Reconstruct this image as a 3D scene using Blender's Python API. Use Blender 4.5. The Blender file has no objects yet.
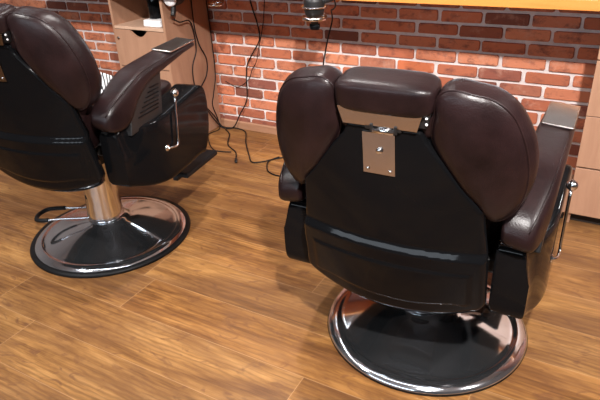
import bpy, bmesh, math, random
from mathutils import Vector, Matrix
random.seed(7)
PI = math.pi
SC = bpy.context.scene
COL = SC.collection

# ------------------------------------------------------------------ materials
def new_mat(name):
    m = bpy.data.materials.new(name); m.use_nodes = True
    nt = m.node_tree; b = nt.nodes['Principled BSDF']
    return m, nt, b

def nd(nt, t, **kw):
    n = nt.nodes.new(t)
    for k, v in kw.items():
        if k in n.inputs.keys() if hasattr(n.inputs, 'keys') else False:
            n.inputs[k].default_value = v
        else:
            setattr(n, k, v)
    return n

def ramp(nt, fac, stops):
    r = nt.nodes.new('ShaderNodeValToRGB')
    e = r.color_ramp.elements
    while len(e) < len(stops): e.new(0.5)
    for i, (p, c) in enumerate(stops):
        e[i].position = p; e[i].color = (*c, 1)
    nt.links.new(fac, r.inputs[0])
    return r.outputs[0]

def math_n(nt, op, a, b=None, c=None):
    n = nt.nodes.new('ShaderNodeMath'); n.operation = op
    for i, x in enumerate((a, b, c)):
        if x is None: continue
        if isinstance(x, (int, float)): n.inputs[i].default_value = x
        else: nt.links.new(x, n.inputs[i])
    return n.outputs[0]

def mix_c(nt, fac, a, b, mode='MIX'):
    n = nt.nodes.new('ShaderNodeMix'); n.data_type = 'RGBA'; n.blend_type = mode
    for i, x in ((0, fac), (6, a), (7, b)):
        if isinstance(x, (int, float)): n.inputs[i].default_value = x
        elif isinstance(x, tuple): n.inputs[i].default_value = (*x, 1)
        else: nt.links.new(x, n.inputs[i])
    return n.outputs[2]

def noise(nt, vec, scale, detail=4, rough=.55, dist=0):
    n = nt.nodes.new('ShaderNodeTexNoise')
    n.inputs['Scale'].default_value = scale; n.inputs['Detail'].default_value = detail
    n.inputs['Roughness'].default_value = rough; n.inputs['Distortion'].default_value = dist
    if vec is not None: nt.links.new(vec, n.inputs['Vector'])
    return n.outputs['Fac']

def obj_coord(nt):
    return nt.nodes.new('ShaderNodeTexCoord').outputs['Object']

def mapping(nt, vec, scale=(1, 1, 1), loc=(0, 0, 0)):
    m = nt.nodes.new('ShaderNodeMapping')
    m.inputs['Scale'].default_value = scale; m.inputs['Location'].default_value = loc
    nt.links.new(vec, m.inputs['Vector'])
    return m.outputs[0]

def bump(nt, b, h, strength, dist):
    n = nt.nodes.new('ShaderNodeBump')
    n.inputs['Strength'].default_value = strength; n.inputs['Distance'].default_value = dist
    nt.links.new(h, n.inputs['Height']); nt.links.new(n.outputs[0], b.inputs['Normal'])

def mat_simple(name, col, rough=.5, metal=0., spec=.5, coat=0., var=0.):
    m, nt, b = new_mat(name)
    b.inputs['Base Color'].default_value = (*col, 1)
    b.inputs['Roughness'].default_value = rough
    b.inputs['Metallic'].default_value = metal
    b.inputs['Specular IOR Level'].default_value = spec
    b.inputs['Coat Weight'].default_value = coat
    b.inputs['Coat Roughness'].default_value = .05
    if var:
        f = noise(nt, obj_coord(nt), 30, 5)
        lo = tuple(c * (1 - var) for c in col); hi = tuple(min(1, c * (1 + var)) for c in col)
        nt.links.new(ramp(nt, f, [(.3, lo), (.7, hi)]), b.inputs['Base Color'])
        r = math_n(nt, 'MULTIPLY_ADD', f, .12, rough - .06)
        nt.links.new(r, b.inputs['Roughness'])
    return m

def mat_leather():
    m, nt, b = new_mat('dark_brown_leather')
    o = obj_coord(nt)
    f = noise(nt, o, 9, 5, .6)
    c1 = ramp(nt, f, [(.3, (.006, .0027, .0030)), (.7, (.018, .008, .0082))])
    nt.links.new(c1, b.inputs['Base Color'])
    r = math_n(nt, 'MULTIPLY_ADD', noise(nt, o, 16, 5, .6), .2, .25)
    nt.links.new(r, b.inputs['Roughness'])
    v = nt.nodes.new('ShaderNodeTexVoronoi'); v.inputs['Scale'].default_value = 260
    nt.links.new(o, v.inputs['Vector'])
    h = math_n(nt, 'ADD', math_n(nt, 'MULTIPLY', v.outputs['Distance'], .25), noise(nt, o, 22, 3, .5))
    bump(nt, b, h, .15, .008)
    b.inputs['Specular IOR Level'].default_value = .28
    return m

def mat_brick():
    m, nt, b = new_mat('old_red_brick')
    g = nt.nodes.new('ShaderNodeNewGeometry')
    o = obj_coord(nt)
    rnd = g.outputs['Random Per Island']
    base = ramp(nt, rnd, [(0, (.15, .05, .035)), (.14, (.40, .12, .06)), (.35, (.60, .19, .09)),
                          (.6, (.54, .19, .10)), (.78, (.66, .25, .13)), (.92, (.25, .08, .055)), (1, (.60, .17, .07))])
    f = noise(nt, mapping(nt, o, (1, 1, 1.6)), 14, 7, .7)
    c = mix_c(nt, ramp(nt, f, [(.30, (1, 1, 1)), (.50, (0, 0, 0))]), base, (.17, .055, .04))
    c = mix_c(nt, math_n(nt, 'MULTIPLY', ramp(nt, noise(nt, o, 11, 5, .7), [(.55, (0, 0, 0)), (.72, (1, 1, 1))]), .45), c, (.62, .36, .26))
    nt.links.new(c, b.inputs['Base Color'])
    b.inputs['Roughness'].default_value = .8
    bump(nt, b, noise(nt, o, 70, 6, .65), .5, .006)
    return m

def mat_mortar():
    m, nt, b = new_mat('grey_mortar')
    o = obj_coord(nt)
    c = ramp(nt, noise(nt, o, 18, 6, .6), [(.3, (.60, .53, .51)), (.7, (.80, .74, .72))])
    nt.links.new(c, b.inputs['Base Color']); b.inputs['Roughness'].default_value = .9
    bump(nt, b, noise(nt, o, 120, 5, .6), .5, .004)
    return m

def mat_floor():
    m, nt, b = new_mat('oak_plank_laminate')
    o = obj_coord(nt)
    sep = nt.nodes.new('ShaderNodeSeparateXYZ'); nt.links.new(o, sep.inputs[0])
    X, Y = sep.outputs[0], sep.outputs[1]
    W, Ln = .216, 1.38
    yy = math_n(nt, 'DIVIDE', math_n(nt, 'SUBTRACT', Y, 1.03), W)
    row = math_n(nt, 'FLOOR', yy)
    fy = math_n(nt, 'SUBTRACT', yy, row)
    # stagger of each row: thirds plus a shift
    sh = math_n(nt, 'MULTIPLY', row, .1915 / 1.0)
    xx = math_n(nt, 'ADD', math_n(nt, 'DIVIDE', math_n(nt, 'ADD', X, 1.61), Ln), math_n(nt, 'ADD', math_n(nt, 'MULTIPLY', math_n(nt, 'SUBTRACT', row, 1), .8355), math_n(nt, 'MULTIPLY', math_n(nt, 'POWER', math_n(nt, 'SUBTRACT', row, 1), 2), .2125)))
    colu = math_n(nt, 'FLOOR', xx)
    fx = math_n(nt, 'SUBTRACT', xx, colu)
    ey = math_n(nt, 'MULTIPLY', math_n(nt, 'MINIMUM', fy, math_n(nt, 'SUBTRACT', 1, fy)), W)
    ex = math_n(nt, 'MULTIPLY', math_n(nt, 'MINIMUM', fx, math_n(nt, 'SUBTRACT', 1, fx)), Ln)
    e = math_n(nt, 'MINIMUM', ey, ex)
    seam = math_n(nt, 'LESS_THAN', e, .0014)
    wn = nt.nodes.new('ShaderNodeTexWhiteNoise'); wn.noise_dimensions = '2D'
    cb = nt.nodes.new('ShaderNodeCombineXYZ'); nt.links.new(row, cb.inputs[0]); nt.links.new(colu, cb.inputs[1])
    nt.links.new(cb.outputs[0], wn.inputs['Vector'])
    rv = wn.outputs['Value']
    # plank-local grain coordinates
    gx = math_n(nt, 'ADD', math_n(nt, 'MULTIPLY', X, 1.0), math_n(nt, 'MULTIPLY', rv, 37))
    gy = math_n(nt, 'ADD', Y, math_n(nt, 'MULTIPLY', rv, 11))
    g = nt.nodes.new('ShaderNodeCombineXYZ'); nt.links.new(gx, g.inputs[0]); nt.links.new(gy, g.inputs[1])
    G = g.outputs[0]
    big = noise(nt, mapping(nt, G, (1.1, 5.5, 1)), 1.6, 6, .62, 1.0)
    mid = noise(nt, mapping(nt, G, (1.5, 30, 1)), 2.0, 6, .66, .7)
    fine = noise(nt, mapping(nt, G, (4, 150, 1)), 2.0, 4, .6, .3)
    knot = noise(nt, mapping(nt, G, (5, 11, 1)), 1.5, 3, .5, 2.2)
    f = math_n(nt, 'ADD', math_n(nt, 'ADD', math_n(nt, 'MULTIPLY', big, .52), math_n(nt, 'MULTIPLY', mid, .33)), math_n(nt, 'MULTIPLY', fine, .15))
    c = ramp(nt, f, [(.35, (.070, .028, .009)), (.43, (.175, .078, .025)), (.52, (.310, .150, .047)), (.64, (.48, .255, .090))])
    dk = ramp(nt, knot, [(.28, (1, 1, 1)), (.42, (0, 0, 0))])
    c = mix_c(nt, math_n(nt, 'MULTIPLY', dk, .7), c, (.13, .055, .028))
    wv = nt.nodes.new('ShaderNodeTexWave'); wv.wave_type = 'BANDS'; wv.bands_direction = 'Y'
    wv.inputs['Scale'].default_value = 17; wv.inputs['Distortion'].default_value = 8; wv.inputs['Detail'].default_value = 3
    wv.inputs['Detail Scale'].default_value = .9; wv.inputs['Detail Roughness'].default_value = .55
    nt.links.new(mapping(nt, G, (.30, 1, 1)), wv.inputs['Vector'])
    cath = ramp(nt, wv.outputs['Fac'], [(.0, (1, 1, 1)), (.7, (0, 0, 0))])
    msk = ramp(nt, noise(nt, mapping(nt, G, (1.2, 4, 1)), 1.3, 2, .5), [(.40, (.15, .15, .15)), (.58, (1, 1, 1))])
    c = mix_c(nt, math_n(nt, 'MULTIPLY', math_n(nt, 'MULTIPLY', cath, msk), .42), c, (.085, .036, .015))
    dpt = ramp(nt, noise(nt, mapping(nt, G, (1.6, 4.5, 1), (3, 5, 0)), 1.4, 4, .6, .5), [(.40, (1, 1, 1)), (.62, (0, 0, 0))])
    c = mix_c(nt, math_n(nt, 'MULTIPLY', dpt, .55), c, (.13, .058, .026))
    hue = ramp(nt, rv, [(0, (.86, .80, .76)), (.5, (1, 1, 1)), (1, (1.0, .93, .84))])
    c = mix_c(nt, 1., c, hue, 'MULTIPLY')
    c = mix_c(nt, math_n(nt, 'MULTIPLY', seam, .35), c, (.55, .33, .17))
    nt.links.new(c, b.inputs['Base Color'])
    r = math_n(nt, 'MULTIPLY_ADD', mid, .22, .27)
    nt.links.new(r, b.inputs['Roughness'])
    b.inputs['Specular IOR Level'].default_value = .4
    hgt = math_n(nt, 'SUBTRACT', math_n(nt, 'MULTIPLY', fine, .5), seam)
    bump(nt, b, hgt, .12, .002)
    return m

def mat_wood(name, c0, c1, axis=(1, 1, 14), rough=.45, scale=3):
    m, nt, b = new_mat(name)
    f = noise(nt, mapping(nt, obj_coord(nt), axis), scale, 5, .6, .6)
    nt.links.new(ramp(nt, f, [(.3, c0), (.7, c1)]), b.inputs['Base Color'])
    b.inputs['Roughness'].default_value = rough
    return m

LEATHER = mat_leather()
BLACK = mat_simple('gloss_black_plastic', (.004, .004, .0045), .08, spec=.13)
BLACKM = mat_simple('matte_black_plastic', (.012, .011, .011), .42, spec=.4, var=.2)
RUBBER = mat_simple('black_rubber', (.006, .006, .0065), .5, spec=.2, var=.2)
CHROME = mat_simple('chrome', (.74, .76, .79), .09, 1.)
DISC = mat_simple('worn_chrome', (.70, .73, .78), .10, .982)
STEEL = mat_simple('polished_steel', (.60, .54, .50), .15, 1.)
BRICK = mat_brick(); MORTAR = mat_mortar(); FLOOR = mat_floor()
LAMIN = mat_wood('peach_beech_laminate', (.33, .175, .108), (.39, .215, .135), (8, 8, 1.2), .42, 4)
LAMEDGE = mat_wood('beech_edge_band', (.50, .32, .22), (.56, .37, .26), (8, 8, 1.2), .45, 4)
ORANGE = mat_wood('honey_pine_worktop', (.53, .185, .032), (.61, .225, .045), (1, 10, 14), .4, 3)
SKIRT = mat_wood('brown_skirting', (.30, .15, .085), (.42, .22, .13), (1, 8, 10), .5, 4)
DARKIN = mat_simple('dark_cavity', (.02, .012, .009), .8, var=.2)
WHITE = mat_simple('white_plastic', (.85, .85, .86), .35)
TOWEL = mat_simple('white_cotton', (.78, .76, .76), .9, var=.12)
PAINT = mat_simple('ceiling_paint', (.50, .50, .52), .9, var=.04)
GREYP = mat_simple('grey_paint', (.30, .28, .27), .85, var=.1)

def mat_stripes():
    m, nt, b = new_mat('black_striped_white_cloth')
    w = nt.nodes.new('ShaderNodeTexWave'); w.wave_type = 'BANDS'; w.bands_direction = 'Y'
    w.inputs['Scale'].default_value = 17; w.inputs['Distortion'].default_value = 1.6; w.inputs['Detail'].default_value = 1
    nt.links.new(obj_coord(nt), w.inputs['Vector'])
    nt.links.new(ramp(nt, w.outputs['Fac'], [(.28, (.03, .03, .035)), (.4, (.85, .85, .86))]), b.inputs['Base Color'])
    b.inputs['Roughness'].default_value = .8
    return m
STRIPE = mat_stripes()

# ------------------------------------------------------------------ helpers
def obj(name, bm, mats, parent=None, smooth=True, bevel=0, seg=3, subsurf=0, loc=None, angle=None):
    bmesh.ops.recalc_face_normals(bm, faces=bm.faces)
    me = bpy.data.meshes.new(name); bm.to_mesh(me); bm.free()
    for m in (mats if isinstance(mats, (list, tuple)) else [mats]): me.materials.append(m)
    for p in me.polygons: p.use_smooth = smooth
    o = bpy.data.objects.new(name, me); COL.objects.link(o)
    if parent is not None: o.parent = parent
    if loc: o.location = loc
    if bevel:
        b = o.modifiers.new('bevel', 'BEVEL'); b.width = bevel; b.segments = seg; b.limit_method = 'ANGLE'
        b.angle_limit = math.radians(28); b.harden_normals = smooth
    if subsurf:
        s = o.modifiers.new('sub', 'SUBSURF'); s.levels = subsurf; s.render_levels = subsurf
    return o

def tag(o, label=None, cat=None, group=None, kind=None):
    if label: o['label'] = label
    if cat: o['category'] = cat
    if group: o['group'] = group
    if kind: o['kind'] = kind
    return o

def empty(name, loc, rz=0, **kw):
    o = bpy.data.objects.new(name, None); COL.objects.link(o)
    o.location = loc; o.rotation_euler = (0, 0, rz); o.empty_display_size = .1
    return tag(o, **kw)

def box(bm, x0, x1, y0, y1, z0, z1, M=None, mi=0):
    vs = [Vector((x, y, z)) for z in (z0, z1) for y in (y0, y1) for x in (x0, x1)]
    if M is not None: vs = [M @ v for v in vs]
    v = [bm.verts.new(p) for p in vs]
    for q in ((0, 2, 3, 1), (4, 5, 7, 6), (0, 1, 5, 4), (2, 6, 7, 3), (0, 4, 6, 2), (1, 3, 7, 5)):
        f = bm.faces.new([v[i] for i in q]); f.material_index = mi
    return v

def prism(bm, pts, axis, a, b, mi=0):
    """pts: 2D polygon; axis 'x': pts are (y,z); 'y': (x,z); 'z': (x,y)."""
    def P(p, t):
        return {'x': (t, p[0], p[1]), 'y': (p[0], t, p[1]), 'z': (p[0], p[1], t)}[axis]
    A = [bm.verts.new(P(p, a)) for p in pts]; B = [bm.verts.new(P(p, b)) for p in pts]
    n = len(pts)
    f = bm.faces.new(A); f.material_index = mi
    f = bm.faces.new(B[::-1]); f.material_index = mi
    for i in range(n):
        f = bm.faces.new((A[i], B[i], B[(i + 1) % n], A[(i + 1) % n])); f.material_index = mi

def lathe(bm, prof, seg=64, M=None, close=True):
    rings = []
    for r, z in prof:
        if r < 1e-6:
            p = Vector((0, 0, z)); rings.append([bm.verts.new(M @ p if M else p)])
        else:
            ring = []
            for i in range(seg):
                a = 2 * PI * i / seg; p = Vector((r * math.cos(a), r * math.sin(a), z))
                ring.append(bm.verts.new(M @ p if M else p))
            rings.append(ring)
    for A, B in zip(rings, rings[1:]):
        for i in range(seg):
            j = (i + 1) % seg
            if len(A) == 1 and len(B) == 1: break
            if len(A) == 1: bm.faces.new((A[0], B[i], B[j]))
            elif len(B) == 1: bm.faces.new((A[i], B[0], A[j]))
            else: bm.faces.new((A[i], B[i], B[j], A[j]))
    for R in (rings[0], rings[-1]):
        if len(R) > 2: bm.faces.new(R)

def catmull(pts, n=8, closed=False):
    P = [Vector(p) for p in pts]; out = []; N = len(P)
    rng = range(N) if closed else range(N - 1)
    for i in rng:
        if closed: a, b, c, d = P[i - 1], P[i], P[(i + 1) % N], P[(i + 2) % N]
        else: a, b, c, d = P[max(i - 1, 0)], P[i], P[i + 1], P[min(i + 2, N - 1)]
        for k in range(n):
            t = k / n
            out.append(.5 * ((2 * b) + (c - a) * t + (2 * a - 5 * b + 4 * c - d) * t * t + (3 * b - a - 3 * c + d) * t ** 3))
    if not closed: out.append(P[-1])
    return out

def tube(bm, pts, r, seg=8, closed=False, sm=0):
    if sm: pts = catmull(pts, sm, closed)
    P = [Vector(p) for p in pts]; N = len(P); rings = []; prev = None
    for i, p in enumerate(P):
        if closed: t = (P[(i + 1) % N] - P[i - 1])
        else: t = P[min(i + 1, N - 1)] - P[max(i - 1, 0)]
        t.normalize()
        if prev is None:
            u = t.orthogonal().normalized()
        else:
            u = prev - t * prev.dot(t)
            u = u.normalized() if u.length > 1e-6 else t.orthogonal().normalized()
        prev = u; w = t.cross(u)
        rr = r(i / max(1, N - 1)) if callable(r) else r
        rings.append([bm.verts.new(p + (u * math.cos(2 * PI * k / seg) + w * math.sin(2 * PI * k / seg)) * rr) for k in range(seg)])
    last = N if closed else N - 1
    for i in range(last):
        A, B = rings[i], rings[(i + 1) % N]
        for k in range(seg):
            bm.faces.new((A[k], A[(k + 1) % seg], B[(k + 1) % seg], B[k]))
    if not closed:
        bm.faces.new(rings[0]); bm.faces.new(rings[-1][::-1])

def sphere(bm, c, r, M=None, u=20, v=14, sc=(1, 1, 1)):
    T = Matrix.Translation(c) @ Matrix.Diagonal((*sc, 1))
    if M is not None: T = M @ T
    bmesh.ops.create_uvsphere(bm, u_segments=u, v_segments=v, radius=r, matrix=T)

def superbox(bm, cx, cy, cz, hx, hy, hz, e=.35, nu=36, nv=22, fn=None):
    """superellipsoid cushion"""
    def sp(a, p): return math.copysign(abs(a) ** p, a)
    rings = []
    for j in range(nv + 1):
        ph = -PI / 2 + PI * j / nv; ring = []
        for i in range(nu):
            th = 2 * PI * i / nu
            x = hx * sp(math.cos(ph), e) * sp(math.cos(th), e)
            y = hy * sp(math.cos(ph), e) * sp(math.sin(th), e)
            z = hz * sp(math.sin(ph), e)
            p = Vector((cx + x, cy + y, cz + z))
            if fn: p = fn(p)
            ring.append(p)
        rings.append(ring)
    bot = bm.verts.new(rings[0][0]); top = bm.verts.new(rings[-1][0])
    R = [[bm.verts.new(p) for p in r] for r in rings[1:-1]]
    for i in range(nu):
        j = (i + 1) % nu
        bm.faces.new((bot, R[0][j], R[0][i])); bm.faces.new((top, R[-1][i], R[-1][j]))
        for A, B in zip(R, R[1:]): bm.faces.new((A[i], A[j], B[j], B[i]))

# ------------------------------------------------------------------ the room
H = 1.45
WY = 3.168
def structure(name, bm, m, **kw):
    return tag(obj(name, bm, m, None, **kw), kind='structure')

bm = bmesh.new(); box(bm, -5.2, 2.4, -2.6, WY + .1, -.05, 0); structure('floor', bm, FLOOR, smooth=False)

bm = bmesh.new()
box(bm, -5.2, 2.4, WY + .008, WY + .12, 0, 2.8, mi=1)
PX, PZ, MT = .2355, .0725, .0165
for k in range(-9, 29):
    z0 = .667 + PZ * k + MT / 2; z1 = z0 + PZ - MT
    if z0 < 0 or z1 > 2.75: continue
    off = -.583 if k % 2 else -.583 + PX / 2 + .005
    x = off - PX * 20
    while x < 2.3:
        jx = random.uniform(-.004, .004)
        x0, x1 = x + MT / 2 + jx, x + PX - MT / 2 + random.uniform(-.004, .004)
        dy = random.uniform(-.004, .003); ddz = random.uniform(-.0015, .0015)
        # brick face with worn corners: a chamfered slab
        if z0 < 1.25 or True:
            c = .007
            front = [(x0 + c, z0 + c * .5), (x1 - c, z0 + c * .4), (x1 - c * .4, z0 + c), (x1 - c * .4, z1 - c), (x1 - c, z1 - c * .4), (x0 + c, z1 - c * .4), (x0 + c * .4, z1 - c), (x0 + c * .4, z0 + c)]
            back = [(x0 + c, z0), (x1 - c, z0), (x1, z0 + c), (x1, z1 - c), (x1 - c, z1), (x0 + c, z1), (x0, z1 - c), (x0, z0 + c)]
            j = [(random.uniform(-.0013, .0013), random.uniform(-.0013, .0013)) for _ in range(8)]
            F = [bm.verts.new((p[0] + q[0], WY - .004 + dy, p[1] + q[1] + ddz)) for p, q in zip(front, j)]
            Mi = [bm.verts.new((p[0] + q[0], WY - .0005 + dy, p[1] + q[1] + ddz)) for p, q in zip(back, j)]
            B = [bm.verts.new((p[0] + q[0], WY + .012, p[1] + q[1] + ddz)) for p, q in zip(back, j)]
            bm.faces.new(F)
            for L1, L2 in ((F, Mi), (Mi, B)):
                for i in range(8): bm.faces.new((L1[i], L2[i], L2[(i + 1) % 8], L1[(i + 1) % 8]))
        x += PX
w = structure('wall_back', bm, [BRICK, MORTAR], smooth=False)

bm = bmesh.new()
prism(bm, [(WY - .018, 0), (WY + .005, 0), (WY + .005, .055), (WY - .012, .055), (WY - .018, .048)], 'x', -2.485, -.11)
structure('baseboard_back', bm, SKIRT, smooth=False)
bm = bmesh.new(); box(bm, -5.2, 2.4, -2.6, WY + .1, 2.8, 2.85); structure('ceiling', bm, PAINT, smooth=False)
bm = bmesh.new(); box(bm, 2.4, 2.5, -2.6, WY + .1, 0, 2.8); structure('wall_right', bm, GREYP, smooth=False)
bm = bmesh.new(); box(bm, -5.3, -5.2, -2.6, WY + .1, 0, 2.8); structure('wall_left', bm, GREYP, smooth=False)

# ------------------------------------------------------------------ worktop
bm = bmesh.new(); box(bm, -3.9, .75, 2.60, WY - .006, 1.003, 1.045)
tag(obj('worktop', bm, ORANGE, None, smooth=True, bevel=.003, seg=2),
    'long honey orange wooden worktop above the drawers along the brick wall', 'worktop')

# mirror added out of frame, so chrome and armrest plates reflect something bright
mr = empty('reflector_mirror', (-1.5, WY - .03, 1.12), label='unseen mirror added above the orange worktop for the metal plates to reflect', cat='mirror')
bm = bmesh.new(); box(bm, -2.2, 2.2, -.004, .004, 0, 1.15)
obj('reflector_glass', bm, mat_simple('silvered_glass', (.88, .90, .90), .01, 1.), mr, smooth=False)
bm = bmesh.new(); box(bm, -2.19, 2.19, .004, .022, .01, 1.14)
obj('reflector_backing', bm, DARKIN, mr, smooth=False)

# ------------------------------------------------------------------ right drawer cabinet
def drawer_cabinet(x0, x1, y0, label, seams, lock=False):
    root = empty('drawer_cabinet', ((x0 + x1) / 2, (y0 + WY) / 2, 0), label=label, cat='cabinet')
    ox, oy = root.location.x, root.location.y
    def part(name, boxes, m, parent=root, bev=.0015):
        b_ = bmesh.new()
        for q in boxes: box(b_, q[0] - ox, q[1] - ox, q[2] - oy, q[3] - oy, q[4], q[5])
        return obj(name, b_, m, parent, bevel=bev, seg=2)
    yb = WY - .012
    part('side_panel', [(x0, x0 + .018, y0 + .021, yb, .0, 1.0)], LAMIN)
    part('side_panel', [(x1 - .018, x1, y0 + .021, yb, .0, 1.0)], LAMIN)
    part('plinth', [(x0 + .018, x1 - .018, y0 + .055, y0 + .073, 0, .058)], DARKIN)
    part('carcass', [(x0 + .018, x1 - .018, yb - .012, yb, .06, .98), (x0 + .018, x1 - .018, y0 + .024, yb - .012, .06, .078),
                     (x0 + .018, x1 - .018, y0 + .024, yb - .012, .982, 1.0)], DARKIN)
    for a, b_ in seams:
        d = part('drawer', [(x0 + .001, x1 - .001, y0, y0 + .019, a, b_)], LAMIN)
    return root
drawer_cabinet(-.108, .42, 2.690, 'peach wooden drawer cabinet at the right edge of the photo', [(.062, .298), (.306, .5455), (.5485, .79), (.796, .998)])

# ------------------------------------------------------------------ left open cabinet
cx0, cx1, cy0 = -2.932, -2.488, 2.715
root = empty('shelf_cabinet', ((cx0 + cx1) / 2, (cy0 + WY) / 2, 0), label='tall peach wooden cabinet with an open shelf over a scooped drawer, behind the left chair', cat='cabinet')
ox, oy = root.location.x, root.location.y
def cpart(name, boxes, m, parent=root, bev=.0015):
    b_ = bmesh.new()
    for q in boxes: box(b_, q[0] - ox, q[1] - ox, q[2] - oy, q[3] - oy, q[4], q[5])
    return obj(name, b_, m, parent, bevel=bev, seg=2)
yb = WY - .012
cpart('side_panel', [(cx0, cx0 + .018, cy0, yb, 0, 1.0)], LAMIN)
cpart('side_panel', [(cx1 - .018, cx1, cy0, yb, 0, 1.0)], LAMIN)
cpart('back_panel', [(cx0 + .018, cx1 - .018, yb - .01, yb, .05, .98)], LAMIN)
cpart('shelf', [(cx0 + .018, cx1 - .018, cy0 - .002, yb - .01, .752, .770)], LAMEDGE)
cpart('shelf', [(cx0 + .018, cx1 - .018, cy0 + .02, yb - .01, .982, 1.0)], LAMEDGE)
cpart('plinth', [(cx0 + .018, cx1 - .018, cy0 + .04, cy0 + .058, 0, .06)], DARKIN)
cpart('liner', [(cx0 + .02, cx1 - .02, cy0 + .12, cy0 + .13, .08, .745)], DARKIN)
# scooped drawer front
def scooped(zb, zt, parent):
    pts = [(cx0 + .003 - ox, zb), (cx1 - .003 - ox, zb), (cx1 - .003 - ox, zt)]
    cxm = -2.715 - ox; r = .075; dep = .042
    for i in range(17):
        a = i / 16
        xx = cxm + r - 2 * r * a
        pts.append((xx, zt - dep * (math.sin(PI * a) ** .8)))
    pts.append((cx0 + .003 - ox, zt))
    b_ = bmesh.new(); prism(b_, pts, 'y', cy0 - .002 - oy, cy0 + .016 - oy)
    return obj('drawer', b_, LAMIN, parent, smooth=False)
d = scooped(.515, .749, root)
b_ = bmesh.new()
lathe(b_, [(0, .006), (.008, .006), (.011, .003), (.011, 0), (0, 0)], 24, Matrix.Translation((-2.893 - ox, cy0 - .002 - oy, .692)) @ Matrix.Rotation(PI / 2, 4, 'X'))
obj('lock', b_, STEEL, d)
scooped(.275, .509, root); scooped(.065, .269, root)

# towel and bottle on the shelf
bm = bmesh.new()
for i, (w_, z_) in enumerate(((.075, 0), (.073, .012), (.071, .024))):
    superbox(bm, 0, 0, z_ + .007, w_, .062, .0085, .3)
tag(obj('folded_towel', bm, TOWEL, None, loc=(-2.62, 2.80, .7720)), 'folded white towel on the cabinet shelf under the black bottle', 'towel')
root = empty('bottle', (-2.642, 2.82, .8118), label='black bottle standing on the folded towel in the open cabinet', cat='bottle')
bm = bmesh.new(); lathe(bm, [(0, 0), (.042, 0), (.045, .004), (.045, .12), (.040, .132), (.02, .138), (.015, .139), (.015, .142), (0, .142)], 32)
obj('bottle_body', bm, BLACK, root)
bm = bmesh.new(); lathe(bm, [(0, .140), (.017, .140), (.017, .158), (.010, .162), (.010, .172), (0, .172)], 24)
obj('cap', bm, BLACKM, root)

# ------------------------------------------------------------------ hair dryers in holders
def dryer_holder(loc, rz, label, rings=3, r=.058):
    root = empty('dryer_holder', loc, rz, label=label, cat='holder')
    top = 1.003 - loc[2]
    bm = bmesh.new()
    lathe(bm, [(0, top), (.028, top), (.028, top - .006), (.008, top - .012), (0, top - .012)], 24, Matrix.Translation((0, r + .04, 0)))
    tube(bm, [(0, r + .04, top - .01), (0, r + .04, -.03), (0, r + .03, -.05), (0, r, -.055)], .0045, 10, sm=3)
    tube(bm, [(0, r + .04, -.003), (0, r, -.003)], .0045, 10)
    obj('bracket', bm, CHROME, root)
    for i in range(rings):
        z = -.055 + i * .052
        bm = bmesh.new()
        rr = r * (1 - .06 * (rings - 1 - i) * 0)
        hw = .0085 if i == 0 else .0042
        P = [(rr + .002, z - hw), (rr + .004, z), (rr + .002, z + hw), (rr - .002, z + hw), (rr - .003, z), (rr - .002, z - hw)]
        ringsv = []
        for k in range(48):
            a = 2 * PI * k / 48
            ringsv.append([bm.verts.new((p[0] * math.cos(a), p[0] * math.sin(a), p[1])) for p in P])
        for k in range(48):
            A, B = ringsv[k], ringsv[(k + 1) % 48]
            for q in range(6): bm.faces.new((A[q], A[(q + 1) % 6], B[(q + 1) % 6], B[q]))
        obj('ring', bm, CHROME, root)
    return root

def hair_dryer(loc, rz, label, cord, cap=BLACKM, rot=None):
    root = empty('hair_dryer', loc, rz, label=label, cat='hair dryer')
    if rot is not None: root.rotation_euler = rot.to_euler()
    RI = (rot if rot is not None else Matrix.Rotation(rz, 3, 'Z')).inverted()
    bm = bmesh.new()
    lathe(bm, [(0, -.085), (.016, -.085), (.020, -.075), (.021, -.055), (.040, -.048), (.049, -.02), (.050, .02), (.048, .045), (0, .048)], 36)
    obj('barrel', bm, BLACKM, root)
    bm = bmesh.new(); lathe(bm, [(0, -.112), (.019, -.112), (.023, -.10), (.023, -.083), (0, -.083)], 28, Matrix.Diagonal((1.15, .6, 1, 1)))
    obj('nozzle', bm, BLACK, root)
    bm = bmesh.new(); lathe(bm, [(0, .044), (.047, .044), (.048, .052), (.040, .062), (0, .065)], 32)
    obj('rear_grille', bm, cap, root)
    bm = bmesh.new(); tube(bm, [(.03, .0, .02), (.06, 0, .028), (.085, .0, .035), (.10, .0, .045)], lambda t: .017 - .003 * t, 14, sm=4)
    obj('handle', bm, BLACKM, root)
    if cord:
        bm = bmesh.new()
        P = [RI @ (Vector(p) - Vector(loc)) for p in cord]
        tube(bm, P, .0042, 8, sm=6)
        obj('cord', bm, RUBBER, root)
    return root

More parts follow.
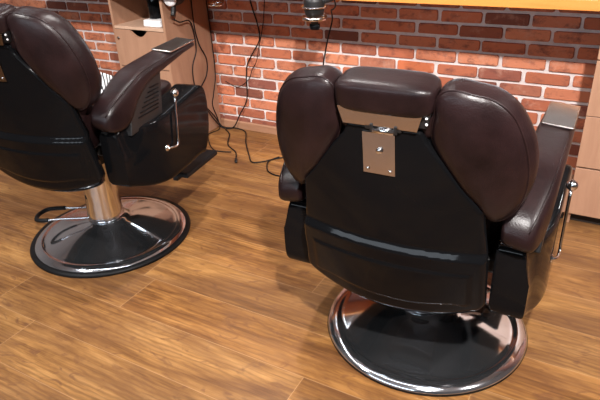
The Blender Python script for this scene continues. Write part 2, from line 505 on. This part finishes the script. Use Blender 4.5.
dl = (-1.356, 2.53, .985)
dryer_holder(dl, 0, 'chrome ring holder hanging under the worktop, above the right chair')
hair_dryer(dl, math.radians(10), 'black hair dryer hanging nose down in the chrome rings above the right chair',
           [(-1.256, 2.54, 1.03), (-1.262, 2.57, .985), (-1.33, 2.68, .945), (-1.44, 2.88, .90), (-1.505, 3.02, .82), (-1.552, 3.05, .70), (-1.60, 3.08, .54), (-1.64, 3.13, .39), (-1.66, 3.14, .10)])
dryer_holder((-2.225, 2.90, .955), 0, 'metal ring holder hanging empty under the worktop right of the tall left cabinet', rings=2, r=.046)
dl2 = (-2.428, 2.775, .952)
RM = Matrix(((0, 0, -1), (1, 0, 0), (0, -1, 0))).transposed()
RM = Matrix(((0, 1, 0), (0, 0, -1), (-1, 0, 0)))
h2 = hair_dryer(dl2, 0, 'black hair dryer with white rear end on the side of the tall left cabinet',
           [(-2.43, 2.74, .83), (-2.44, 2.80, .80), (-2.45, 2.90, .79), (-2.462, 2.945, .72), (-2.465, 2.952, .593), (-2.468, 2.903, .506), (-2.47, 2.894, .409), (-2.468, 2.916, .307), (-2.467, 3.007, .15), (-2.45, 3.085, .03), (-2.415, 3.10, .008)], cap=WHITE, rot=RM)

# ------------------------------------------------------------------ cables
def cable(pts, label, r=.0042, plug=None, name='power_cable'):
    root = None
    bm = bmesh.new(); tube(bm, pts, r, 8, sm=7)
    if plug:
        root = empty(name, pts[-1], label=label, cat='cable')
        for v in bm.verts: v.co -= Vector(pts[-1])
        obj('cable_sheath', bm, RUBBER, root)
        b2 = bmesh.new(); a, b_ = Vector(pts[-2]) - Vector(pts[-1]), Vector((0, 0, .003))
        d_ = -a.normalized()
        tube(b2, [b_ - d_ * .02, b_, b_ + d_ * .03, b_ + d_ * .045], lambda t: .0095 if .2 < t < .8 else .006, 10)
        obj('plug', b2, BLACKM, root)
        return root
    return tag(obj(name, bm, RUBBER), label, 'cable')
y = WY - .016
cable([(-2.15, y, 1.0), (-2.144, y, .875), (-2.104, y, .739), (-2.098, y, .645), (-2.16, y, .55), (-2.209, y, .473), (-2.226, y, .386), (-2.238, y, .227), (-2.30, y - .01, .115), (-2.35, y - .03, .02), (-2.4, 3.091, .006), (-2.319, 3.02, .006), (-2.215, 2.857, .006), (-2.094, 2.771, .006), (-2.02, 2.67, .006)],
      'black cable down the brick wall ending in a loose plug on the floor', plug=True)
y -= .008
cable([(-2.02, y, 1.0), (-2.046, y, .804), (-2.066, y, .711), (-2.100, y, .60), (-2.13, y, .50), (-2.17, y, .44), (-2.205, y, .371), (-2.30, y, .31), (-2.40, y, .34)],
      'thin black cable joining the brick wall cable from its right and looping left', r=.0026)
cable([(-2.475, 2.977, .93), (-2.475, 2.974, .748), (-2.475, 3.0, .621), (-2.475, 3.059, .508), (-2.475, 3.039, .404), (-2.475, 2.95, .318), (-2.475, 2.966, .228), (-2.468, 3.06, .11), (-2.44, 3.11, .012), (-2.35, 3.135, .006), (-2.24, 3.10, .006), (-2.12, 2.93, .006), (-1.985, 2.765, .006), (-1.906, 2.68, .006), (-1.85, 2.71, .006), (-1.792, 2.79, .006), (-1.70, 2.88, .006)],
      'black cable looping down the cabinet side then across the floor to the right chair')
cable([(-2.478, 3.13, .90), (-2.478, 3.141, .618), (-2.478, 3.14, .387), (-2.478, 3.096, .254), (-2.478, 3.071, .181), (-2.47, 3.10, .072), (-2.445, 3.075, .006), (-2.454, 2.963, .006), (-2.36, 2.84, .006), (-2.25, 2.745, .006), (-2.17, 2.745, .006), (-2.12, 2.76, .006)],
      'black cable dropping down the rear edge of the cabinet side to the floor', r=.0036)
cable([(-1.79, 2.815, .007), (-1.815, 2.74, .007), (-1.796, 2.68, .007), (-1.738, 2.603, .007), (-1.66, 2.575, .007), (-1.58, 2.60, .007), (-1.45, 2.70, .007), (-1.40, 2.95, .007)],
      'black cable looping on the floor close behind the right chair')

# ------------------------------------------------------------------ barber chair
LEAN = math.radians(11)
def bk(x, s, n):
    """point of the reclined backrest: x across, s up along the back, n out of its rear face"""
    c, sn = math.cos(LEAN), math.sin(LEAN)
    return Vector((x, -.283 - sn * s - c * n, .295 + c * s - sn * n))

def sm01(t): t = max(0, min(1, t)); return t * t * (3 - 2 * t)
def interp(tab, s):
    if s <= tab[0][0]: return tab[0][1]
    for (a, va), (b, vb) in zip(tab, tab[1:]):
        if s <= b: return va + (vb - va) * (s - a) / (b - a)
    return tab[-1][1]

SW = [(0, .262), (.03, .286), (.07, .288), (.22, .284), (.27, .280), (.36, .268), (.43, .262), (.49, .212), (.565, .158), (.62, .112), (.648, .100)]
def bulge(x, s):
    B = interp([(0, .042), (.3, .040), (.65, .014)], s)
    return B * (1 - (x / .29) ** 2)
def shell_n(x, s):
    n = bulge(x, s)
    n += .016 * max(0, min(1, (.288 - s) / .0205))                       # lower tier stands proud
    n -= .014 * sm01((.262 - s) / .016) * 0
    inx = sm01((.245 - abs(x)) / .008)
    n += .0045 * inx * sm01((.222 - s) / .006) * sm01((s - .075) / .01)   # raised lower panel
    if s < .05: n -= .035 * ((.05 - s) / .05) ** 2
    return n

WING = [(.128, .70), (.131, .735), (.145, .758), (.172, .768), (.207, .763), (.25, .748), (.287, .708), (.314, .645), (.330, .578),
        (.334, .520), (.328, .472), (.314, .434), (.293, .408), (.271, .398), (.254, .412), (.236, .446), (.205, .488), (.158, .560), (.128, .615), (.122, .655)]

def make_chair(loc, yaw, lift, lever, label, rubber_r, ghost=None):
    T = empty('barber_chair', loc, yaw, label=label, cat='chair', group=None)
    dx = -.033 if not ghost else ghost
    def add(name, bm, m, parent=T, up=True, **kw):
        for v in bm.verts: v.co += Vector((dx, 0, lift)) if up else Vector((0, 0, 0))
        return obj(name, bm, m, parent, **kw)
    # ---- base
    bm = bmesh.new()
    lathe(bm, [(0, .002), (.356, .002), (.366, .006), (.3655, .012), (.360, .0185), (.350, .0245), (.338, .029), (.328, .0305), (.321, .0295), (.316, .0285),
               (.30, .033), (.20, .060), (.13, .078), (.10, .088), (.088, .100), (.0, .101)], 128)
    base = add('base_disc', bm, DISC, up=False)
    bm = bmesh.new()
    lathe(bm, [(.34, .0), (rubber_r, .0), (rubber_r + .002, .008), (rubber_r - .004, .016), (.360, .017), (.34, .01)], 96)
    add('rubber_ring', bm, RUBBER, base, up=False)
    bm = bmesh.new()
    zt = .345 + lift
    lathe(bm, [(0, .096), (.086, .096), (.087, .125), (.084, .14), (.080, .20), (.076, zt - .02), (.076, zt), (0, zt)], 64)
    for v in bm.verts: v.co += Vector((-.015, 0, 0))
    add('column', bm, CHROME, up=False)
    # pump lever: U of rod with a rubber sleeve
    bm = bmesh.new()
    R = Matrix.Rotation(lever, 4, 'Z')
    U = [(.04, .055, .125), (.10, .055, .120), (.22, .052, .112), (.31, .062, .108), (.345, .052, .107), (.360, .0, .107), (.34, -.052, .107), (.29, -.064, .108), (.20, -.062, .112), (.10, -.056, .120), (.04, -.055, .125)]
    U = [R @ Vector(p) for p in U]
    tube(bm, U, .0062, 10, sm=5)
    lv = add('pump_lever', bm, CHROME, up=False)
    bm = bmesh.new(); tube(bm, [R @ Vector(p) for p in [(.28, .060, .1095), (.31, .062, .108), (.345, .052, .107), (.360, .0, .107), (.34, -.052, .107), (.29, -.064, .108), (.25, -.064, .110)]], .0105, 12, sm=5)
    add('rubber_sleeve', bm, RUBBER, lv, up=False)
    bm = bmesh.new()
    for a_ in (.055, -.055):
        lathe(bm, [(0, -.012), (.013, -.012), (.013, .012), (0, .012)], 20, R @ Matrix.Translation((.055, a_, .125)) @ Matrix.Rotation(PI / 2, 4, 'X'))
    tube(bm, [R @ Vector((.055, -.07, .125)), R @ Vector((.055, .07, .125))], .008, 12)
    add('lever_pivot', bm, CHROME, lv, up=False)
    # ---- under-seat mechanism
    bm = bmesh.new()
    prism(bm, [(-.17, .40), (-.12, .345), (.13, .345), (.20, .40), (.20, .45), (-.17, .45)], 'x', -.13, .13)
    box(bm, -.30, .30, -.20, .26, .43, .475)
    add('seat_frame', bm, BLACKM, bevel=.006)
    # ---- seat
    bm = bmesh.new()
    superbox(bm, 0, .05, .545, .278, .29, .075, .28)
    seat = add('seat', bm, LEATHER)
    bm = bmesh.new()
    prism(bm, [(.28, .33), (.325, .33), (.345, .42), (.345, .50), (.28, .50)], 'x', -.272, .272)
    add('front_apron', bm, BLACK, bevel=.012)
    # ---- footrest
    bm = bmesh.new(); box(bm, -.345, .345, .20, .51, .155, .182)
    fp = add('footrest', bm, RUBBER, bevel=.009)
    for sx in (-1, 1):
        bm = bmesh.new()
        box(bm, sx * .27 - .014, sx * .27 + .014, .20, .45, .135, .155)
        prism(bm, [(.20, .14), (.24, .14), (.26, .40), (.20, .42)], 'x', sx * .27 - .014, sx * .27 + .014)
        fr = add('footrest_arm', bm, BLACKM, bevel=.004)
        for yy in (.27, .31):
            bm = bmesh.new()
            lathe(bm, [(0, 0), (.009, 0), (.008, .004), (0, .005)], 16, Matrix.Translation((sx * .284, yy, .146)) @ Matrix.Rotation(sx * PI / 2, 4, 'Y'))
            add('footrest_screw', bm, CHROME, fr)
    # ---- back shell
    NU, NS = 72, 130
    bm = bmesh.new(); grid = []; gin = []
    for j in range(NS + 1):
        q = j / NS; row = []; rin = []
        for i in range(NU + 1):
            u = -1 + 2 * i / NU
            s0 = .648 * q
            w_ = interp(SW, s0)
            x = w_ * (math.copysign(1 - (1 - abs(u)) ** 1.0, u))
            lo = -.0 + .068 * (abs(x) / .286) ** 2.2             # curved lower edge
            s = lo + (.648 - lo) * q
            w_ = interp(SW, s if abs(u) > .0 else s); 
            x2 = u * interp(SW, max(s - lo + .0, 0) if s < .12 else s)
            n = shell_n(x2, max(s - lo * .8, 0) if s < .1 else s)
            edge = sm01((1 - abs(u)) / .035)
            n -= .012 * (1 - edge)
            row.append(bm.verts.new(bk(x2, s, n))); rin.append(bm.verts.new(bk(x2 * .985, s, min(n - .02, -.02))))
        grid.append(row); gin.append(rin)
    for j in range(NS):
        for i in range(NU):
            bm.faces.new((grid[j][i], grid[j][i + 1], grid[j + 1][i + 1], grid[j + 1][i]))
            bm.faces.new((gin[j][i], gin[j + 1][i], gin[j + 1][i + 1], gin[j][i + 1]))
        bm.faces.new((grid[j][0], grid[j + 1][0], gin[j + 1][0], gin[j][0]))
        bm.faces.new((grid[j][NU], gin[j][NU], gin[j + 1][NU], grid[j + 1][NU]))
    for i in range(NU):
        bm.faces.new((grid[0][i], gin[0][i], gin[0][i + 1], grid[0][i + 1]))
        bm.faces.new((grid[NS][i], grid[NS][i + 1], gin[NS][i + 1], gin[NS][i]))
    add('back_shell', bm, BLACK)
    # ---- wings of the backrest
    for sx in (-1, 1):
        out = catmull([(p[0] + .016 * sm01((p[0] - .18) / .12), p[1] - .004, 0) for p in WING], 5, True)
        cxx = sum(p.x for p in out) / len(out); cyy = sum(p.y for p in out) / len(out)
        def ring(k, n, grow=0, lim=.17):
            pts = []
            for p in out:
                d = Vector((p.x - cxx, p.y - cyy, 0)); L = d.length or 1
                q = Vector((cxx, cyy, 0)) + d * k + d / L * grow * (.25 + .75 * max(0, d.x / L))
                wrap = 1.1 * max(0, q.x - .2) ** 1.5
                pts.append(bk(sx * q.x, q.y, n - wrap * .55))
            return pts
        spec = [(.12, .026, 0), (.35, .025, 0), (.6, .022, 0), (.8, .016, 0), (.92, .009, 0), (.985, .002, 0), (1.0, -.003, .0), (1.003, -.008, .002), (1, -.02, .012), (1, -.038, .018), (1, -.056, .014), (.985, -.072, .002),
                (.93, -.085, 0), (.8, -.095, 0), (.5, -.100, 0), (.15, -.101, 0)]
        bm = bmesh.new(); rs = [[bm.verts.new(p) for p in ring(*q)] for q in spec]
        N = len(out)
        for A, B in zip(rs, rs[1:]):
            for i in range(N): bm.faces.new((A[i], A[(i + 1) % N], B[(i + 1) % N], B[i]))
        bm.faces.new(rs[0]); bm.faces.new(rs[-1][::-1])
        wing = add('backrest_wing', bm, LEATHER)
        bm = bmesh.new(); tube(bm, ring(1, -.003, .0005), .0028, 8, closed=True)
        add('piping', bm, LEATHER, wing)
    # ---- centre back cushion
    bm = bmesh.new()
    superbox(bm, 0, 0, 0, .262, .055, .235, .3, fn=lambda p: bk(p.x, .40 + p.z, -.070 + p.y))
    cushion = add('back_cushion', bm, LEATHER)
    bm = bmesh.new()
    superbox(bm, 0, 0, 0, .175, .045, .048, .5, fn=lambda p: bk(p.x, .650 + p.z + .9 * p.x * p.x, -.045 + p.y))
    add('top_roll', bm, LEATHER, cushion)
    # ---- headrest
    hc = .002
    bm = bmesh.new()
    superbox(bm, 0, 0, 0, .128, .058, .043, .42, nu=56, nv=30, fn=lambda p: bk(hc + p.x, .730 + p.z, -.026 + p.y))
    hr = add('headrest', bm, LEATHER)
    bm = bmesh.new()
    def quad(x0t, x1t, st, x0b, x1b, sb, n0, n1):
        V = [bm.verts.new(bk(*q)) for q in ((x0b, sb, n1), (x1b, sb, n1), (x1t, st, n1), (x0t, st, n1), (x0b, sb, n0), (x1b, sb, n0), (x1t, st, n0), (x0t, st, n0))]
        for f in ((0, 1, 2, 3), (7, 6, 5, 4), (0, 4, 5, 1), (1, 5, 6, 2), (2, 6, 7, 3), (3, 7, 4, 0)): bm.faces.new([V[i] for i in f])
    quad(-.116, .106, .703, -.104, .092, .655, .018, .022)
    add('headrest_plate', bm, STEEL, hr, smooth=False)
    bm = bmesh.new()
    quad(.106, .124, .703, .092, .112, .662, -.06, .012)
    br = add('headrest_bracket', bm, BLACKM, hr, smooth=False)
    bm = bmesh.new(); quad(-.122, -.116, .703, -.110, -.104, .662, -.06, .012)
    add('headrest_bracket', bm, BLACKM, hr, smooth=False)
    for s_ in (.674, .691):
        bm = bmesh.new(); sphere(bm, bk(.113, s_, .013), .0036)
        add('bracket_screw', bm, WHITE, br)
    # ---- hinge + central steel plate
    bm = bmesh.new()
    quad(-.044, .052, .659, -.044, .052, .645, .004, .022)
    quad(-.030, -.022, .663, -.030, -.022, .640, .004, .026)
    quad(.034, .042, .663, .034, .042, .640, .004, .026)
    hg = add('headrest_hinge', bm, BLACKM, bevel=.002)
    bm = bmesh.new()
    a_, b__ = bk(-.022, .646, .022), bk(.034, .646, .022)
    tube(bm, [a_, b__], .0095, 16)
    add('hinge_barrel', bm, CHROME, hg)
    bm = bmesh.new()
    px0, px1, ps0, ps1 = -.054, .034, .514, .634
    NN = 10
    rows = [[None] * (NN + 1) for _ in range(NN + 1)]
    nb = lambda x, s: shell_n(x, s) + .0035
    for j in range(NN + 1):
        for i in range(NN + 1):
            x = px0 + (px1 - px0) * i / NN; s = ps0 + (ps1 - ps0) * j / NN
            n = nb((px0 + px1) / 2, s) * (1) 
            rows[j][i] = bm.verts.new(bk(x, s, n))
    for j in range(NN):
        for i in range(NN): bm.faces.new((rows[j][i], rows[j][i + 1], rows[j + 1][i + 1], rows[j + 1][i]))
    geom = bmesh.ops.extrude_face_region(bm, geom=list(bm.faces))
    for v in [g for g in geom['geom'] if isinstance(g, bmesh.types.BMVert)]:
        v.co += (bk(0, 0, 0) - bk(0, 0, 1)) * .004
    plate = add('back_plate', bm, STEEL, smooth=False)
    pc = (px0 + px1) / 2
    Q = Matrix((( 1, 0, 0), (0, -math.sin(LEAN), -math.cos(LEAN)), (0, math.cos(LEAN), -math.sin(LEAN)))).to_4x4()
    bm = bmesh.new()
    c_ = bk(pc + .003, .585, nb(pc, .585))
    lathe(bm, [(0, 0), (.0095, 0), (.0085, .006), (.004, .008), (0, .008)], 24, Matrix.Translation(c_) @ Q)
    add('lock_screw', bm, CHROME, plate)
    for xx in (px0 + .013, px1 - .013):
        bm = bmesh.new(); c_ = bk(xx, ps0 + .013, nb(pc, ps0))
        lathe(bm, [(0, 0), (.005, 0), (.004, .002), (0, .0025)], 16, Matrix.Translation(c_) @ Q)
        add('plate_rivet', bm, CHROME, plate)
    # ---- arms
    for sx in (-1, 1):
        st = [(-.325, .618, .640, .312, .368), (-.316, .600, .662, .302, .382), (-.292, .585, .690, .298, .392), (-.248, .580, .716, .297, .401), (-.205, .600, .738, .297, .408),
              (-.16, .660, .758, .298, .412), (-.11, .700, .774, .300, .414), (-.045, .728, .783, .303, .415), (.033, .742, .790, .307, .415), (.12, .757, .797, .311, .415), (.20, .771, .802, .315, .414), (.283, .781, .805, .318, .413), (.303, .783, .804, .319, .411), (.307, .787, .800, .323, .407)]
        bm = bmesh.new(); rings = []
        S = catmull([Vector((a[0], a[1], a[2])) for a in st], 3)
        S2 = catmull([Vector((a[3], a[4], 0)) for a in st], 3)
        for p, q in zip(S, S2):
            cxm, hw = (q.x + q.y) / 2, (q.y - q.x) / 2; czm, hh = (p.y + p.z) / 2, (p.z - p.y) / 2
            ring = []
            for k in range(28):
                a = 2 * PI * k / 28; e = .5
                x = math.copysign(abs(math.cos(a)) ** e, math.cos(a)); z = math.copysign(abs(math.sin(a)) ** e, math.sin(a))
                ring.append(bm.verts.new((sx * (cxm + hw * x), p.x, czm + hh * z - .007 * x)))
            rings.append(ring)
        for A, B in zip(rings, rings[1:]):
            for k in range(28): bm.faces.new((A[k], A[(k + 1) % 28], B[(k + 1) % 28], B[k]))
        bm.faces.new(rings[0]); bm.faces.new(rings[-1][::-1])
        arm = add('armrest', bm, LEATHER)
        bm = bmesh.new()
        tube(bm, [(sx * (q.y - .012), p.x, p.z - .0095) for p, q in list(zip(S, S2))[3:-2]], .0028, 8)
        add('armrest_seam', bm, LEATHER, arm)
        # steel tip plate
        bm = bmesh.new()
        V = []
        for (yy, z) in ((.105, .8035), (.309, .8095)):
            V.append([(sx * .320, yy, z + .0045), (sx * .413, yy, z - .0035)])
        tp = [bm.verts.new(Vector(c) + Vector((0, 0, dz))) for dz in (0, -.006) for c in (V[0][0], V[0][1], V[1][1], V[1][0])]
        for f in ((0, 1, 2, 3), (7, 6, 5, 4), (0, 4, 5, 1), (1, 5, 6, 2), (2, 6, 7, 3), (3, 7, 4, 0)): bm.faces.new([tp[i] for i in f])
        add('armrest_plate', bm, STEEL, arm, bevel=.002, seg=2)
        # casing below the arm
        bm = bmesh.new()
        cst = [(-.284, .40, .54), (-.282, .362, .562), (-.274, .346, .573), (-.258, .338, .576), (-.14, .292, .566), (-.02, .272, .567), (.10, .276, .582), (.23, .284, .599), (.270, .280, .606), (.300, .32, .600), (.320, .38, .58), (.327, .44, .53)]
        rings = []
        for (yy, zb, zt_) in [tuple(v) for v in catmull([Vector(c) for c in cst], 4)]:
            xo = .390 + .036 * sm01((yy + .28) / .26); xi = .290
            ring = []
            for k in range(40):
                a = 2 * PI * k / 40; e = .16
                x = math.copysign(abs(math.cos(a)) ** e, math.cos(a)); z = math.copysign(abs(math.sin(a)) ** e, math.sin(a))
                xx = (xo + xi) / 2 + (xo - xi) / 2 * x
                if z > 0: xx -= .022 * z * sm01((-.16 - yy) / .1) * (1 + x) / 2
                ring.append(bm.verts.new((sx * xx, yy, (zb + zt_) / 2 + (zt_ - zb) / 2 * z)))
            rings.append(ring)
        for A, B in zip(rings, rings[1:]):
            for k in range(40): bm.faces.new((A[k], A[(k + 1) % 40], B[(k + 1) % 40], B[k]))
        bm.faces.new(rings[0]); bm.faces.new(rings[-1][::-1])
        cas = add('side_casing', bm, BLACK, bevel=.006, seg=3)
        # vented support between arm and casing
        bm = bmesh.new()
        prism(bm, [(-.225, .545), (-.212, .60), (-.165, .675), (-.11, .712), (-.03, .744), (.035, .752), (.0, .56)], 'x', sx * .305, sx * .400)
        obj_s = bmesh.new()
        for k in range(7):
            zz = .598 + .0155 * k; box(obj_s, sx * .401 - .003, sx * .401 + .003, -.165 + .017 * k, -.022 + .004 * k, zz, zz + .005)
        sup = add('arm_support', bm, BLACKM, cas, bevel=.004, seg=2)
        add('vent_slats', obj_s, BLACK, cas, bevel=.0015, seg=2)
    # ---- recline lever on the right
    bm = bmesh.new()
    tube(bm, [(.41, -.04, .425), (.432, -.036, .424), (.440, -.01, .420), (.441, .012, .419), (.441, .022, .43), (.440, .028, .47), (.439, .050, .625)], .0048, 12, sm=5)
    lathe(bm, [(0, 0), (.013, 0), (.013, .012), (0, .012)], 20, Matrix.Translation((.416, -.04, .425)) @ Matrix.Rotation(PI / 2, 4, 'Y'))
    ll = add('recline_lever', bm, CHROME)
    bm = bmesh.new(); sphere(bm, (.439, .052, .640), .0175)
    add('knob', bm, CHROME, ll)
    return T

make_chair((-.475, 1.697, 0), math.radians(1), 0, math.radians(52),
           'dark brown leather and black barber chair on the right, seen whole from behind', .3655)
TL = make_chair((-2.074, 1.669, 0), math.radians(8.5), .10, math.radians(196),
           'dark brown leather and black barber chair on the left, cut off by the left edge', .384, .009)

# striped cloth tucked between backrest and arm of the left chair
c7, s7 = math.cos(math.radians(8.5)), math.sin(math.radians(8.5))
def L2W(x, y_, z): return Vector((-2.045 + c7 * x - s7 * y_, 1.667 + s7 * x + c7 * y_, z + .10))
bm = bmesh.new()
top = [L2W(.235, -.215 + .0, .775), L2W(.272, -.10, .742)]
o0 = L2W(.26, -.16, .62)
pathz = [(.225, .79), (.245, .80), (.262, .775), (.266, .73), (.264, .68), (.262, .64)]
pts = []
for i in range(9):
    v = i / 8; row = []
    for j in range(7):
        u = j / 6
        yy = -.205 + .085 * u - .055 * v * v; zz = .792 - .105 * v - .045 * u * (1 - v)
        xx = .286 + .003 * math.sin(6 * u + 3 * v)
        row.append(bm.verts.new(L2W(xx, yy, zz) - o0))
    pts.append(row)
for A, B in zip(pts, pts[1:]):
    for j in range(6): bm.faces.new((A[j], A[j + 1], B[j + 1], B[j]))
g = bmesh.ops.extrude_face_region(bm, geom=list(bm.faces))
for v in [q for q in g['geom'] if isinstance(q, bmesh.types.BMVert)]: v.co += Vector((-.006, 0, 0))
tag(obj('striped_cloth', bm, STRIPE, None, loc=o0), 'white cloth with black stripes tucked between the left chair backrest and armrest', 'cloth')

# ------------------------------------------------------------------ camera
Xc = Vector((.87257043, .19470668, -.44800686)); Yc = Vector((.48666576, -.42565095, .76287463)); Zc = Vector((-.04215776, -.88369145, -.46616751))
# rows are the world axes in camera coordinates (right, down, forward)
right = Vector((Xc[0], Yc[0], Zc[0])); down = Vector((Xc[1], Yc[1], Zc[1])); fwd = Vector((Xc[2], Yc[2], Zc[2]))
CM = Matrix((right, -down, -fwd)).transposed().to_4x4()
cam = bpy.data.cameras.new('camera'); co = bpy.data.objects.new('camera', cam); COL.objects.link(co)
CM.translation = (0, 0, H); co.matrix_world = CM
cam.sensor_width = 36; cam.lens = 575 / 600 * 36; cam.clip_start = .02
SC.camera = co

# ------------------------------------------------------------------ light
def area(name, loc, target, size, energy, col, sy=None, spread=None):
    l = bpy.data.lights.new(name, 'AREA'); l.energy = energy; l.color = col; l.size = size
    if sy: l.shape = 'RECTANGLE'; l.size_y = sy
    else: l.shape = 'DISK'
    if spread: l.spread = spread
    o = bpy.data.objects.new(name, l); COL.objects.link(o); o.location = loc
    o.rotation_euler = (Vector(target) - Vector(loc)).to_track_quat('-Z', 'Y').to_euler()
    return o
area('ceiling_spot', (.29, .0, 2.62), (-1.1, 2.9, .3), .10, 72, (1, .96, .93), spread=math.radians(110))
area('ceiling_spot', (-2.6, .1, 2.62), (-2.6, 2.9, .3), .10, 34, (1, .96, .93), spread=math.radians(110))
area('ceiling_spot', (1.7, 1.15, 2.6), (-1.0, 1.7, 0), .16, 34, (1, .96, .93), spread=math.radians(110))
area('ceiling_spot', (-1.35, 2.0, 2.72), (-1.35, 2.05, 0), .14, 17, (1, .96, .93), spread=math.radians(100))  # no known fixture here; lamp added to brighten the middle of the floor
area('highlight_strip', (-1.1, .75, 2.74), (-1.1, .75, 0), 3.4, 16, (.86, .93, 1), .07)  # unseen strip added for highlights on base rims, ridges and chair tops
area('highlight_strip', (-3.2, 1.6, 2.74), (-3.2, 1.6, 0), .07, 12, (.90, .95, 1), 2.4)  # second added strip, for streaks on the discs and sheen on leather
area('highlight_panel', (-1.5, -2.35, 1.8), (-1.1, 2.0, 1.0), 3.6, 60, (.80, .90, 1), .6)  # unseen cool panel added behind the camera, sized for bluish shell highlights
wd = bpy.data.worlds.new('world'); SC.world = wd; wd.use_nodes = True
bg = wd.node_tree.nodes['Background']; bg.inputs[0].default_value = (.80, .86, 1, 1); bg.inputs[1].default_value = .08

SC.view_settings.view_transform = 'Standard'; SC.view_settings.look = 'None'
SC.view_settings.exposure = -0.1; SC.view_settings.gamma = 1
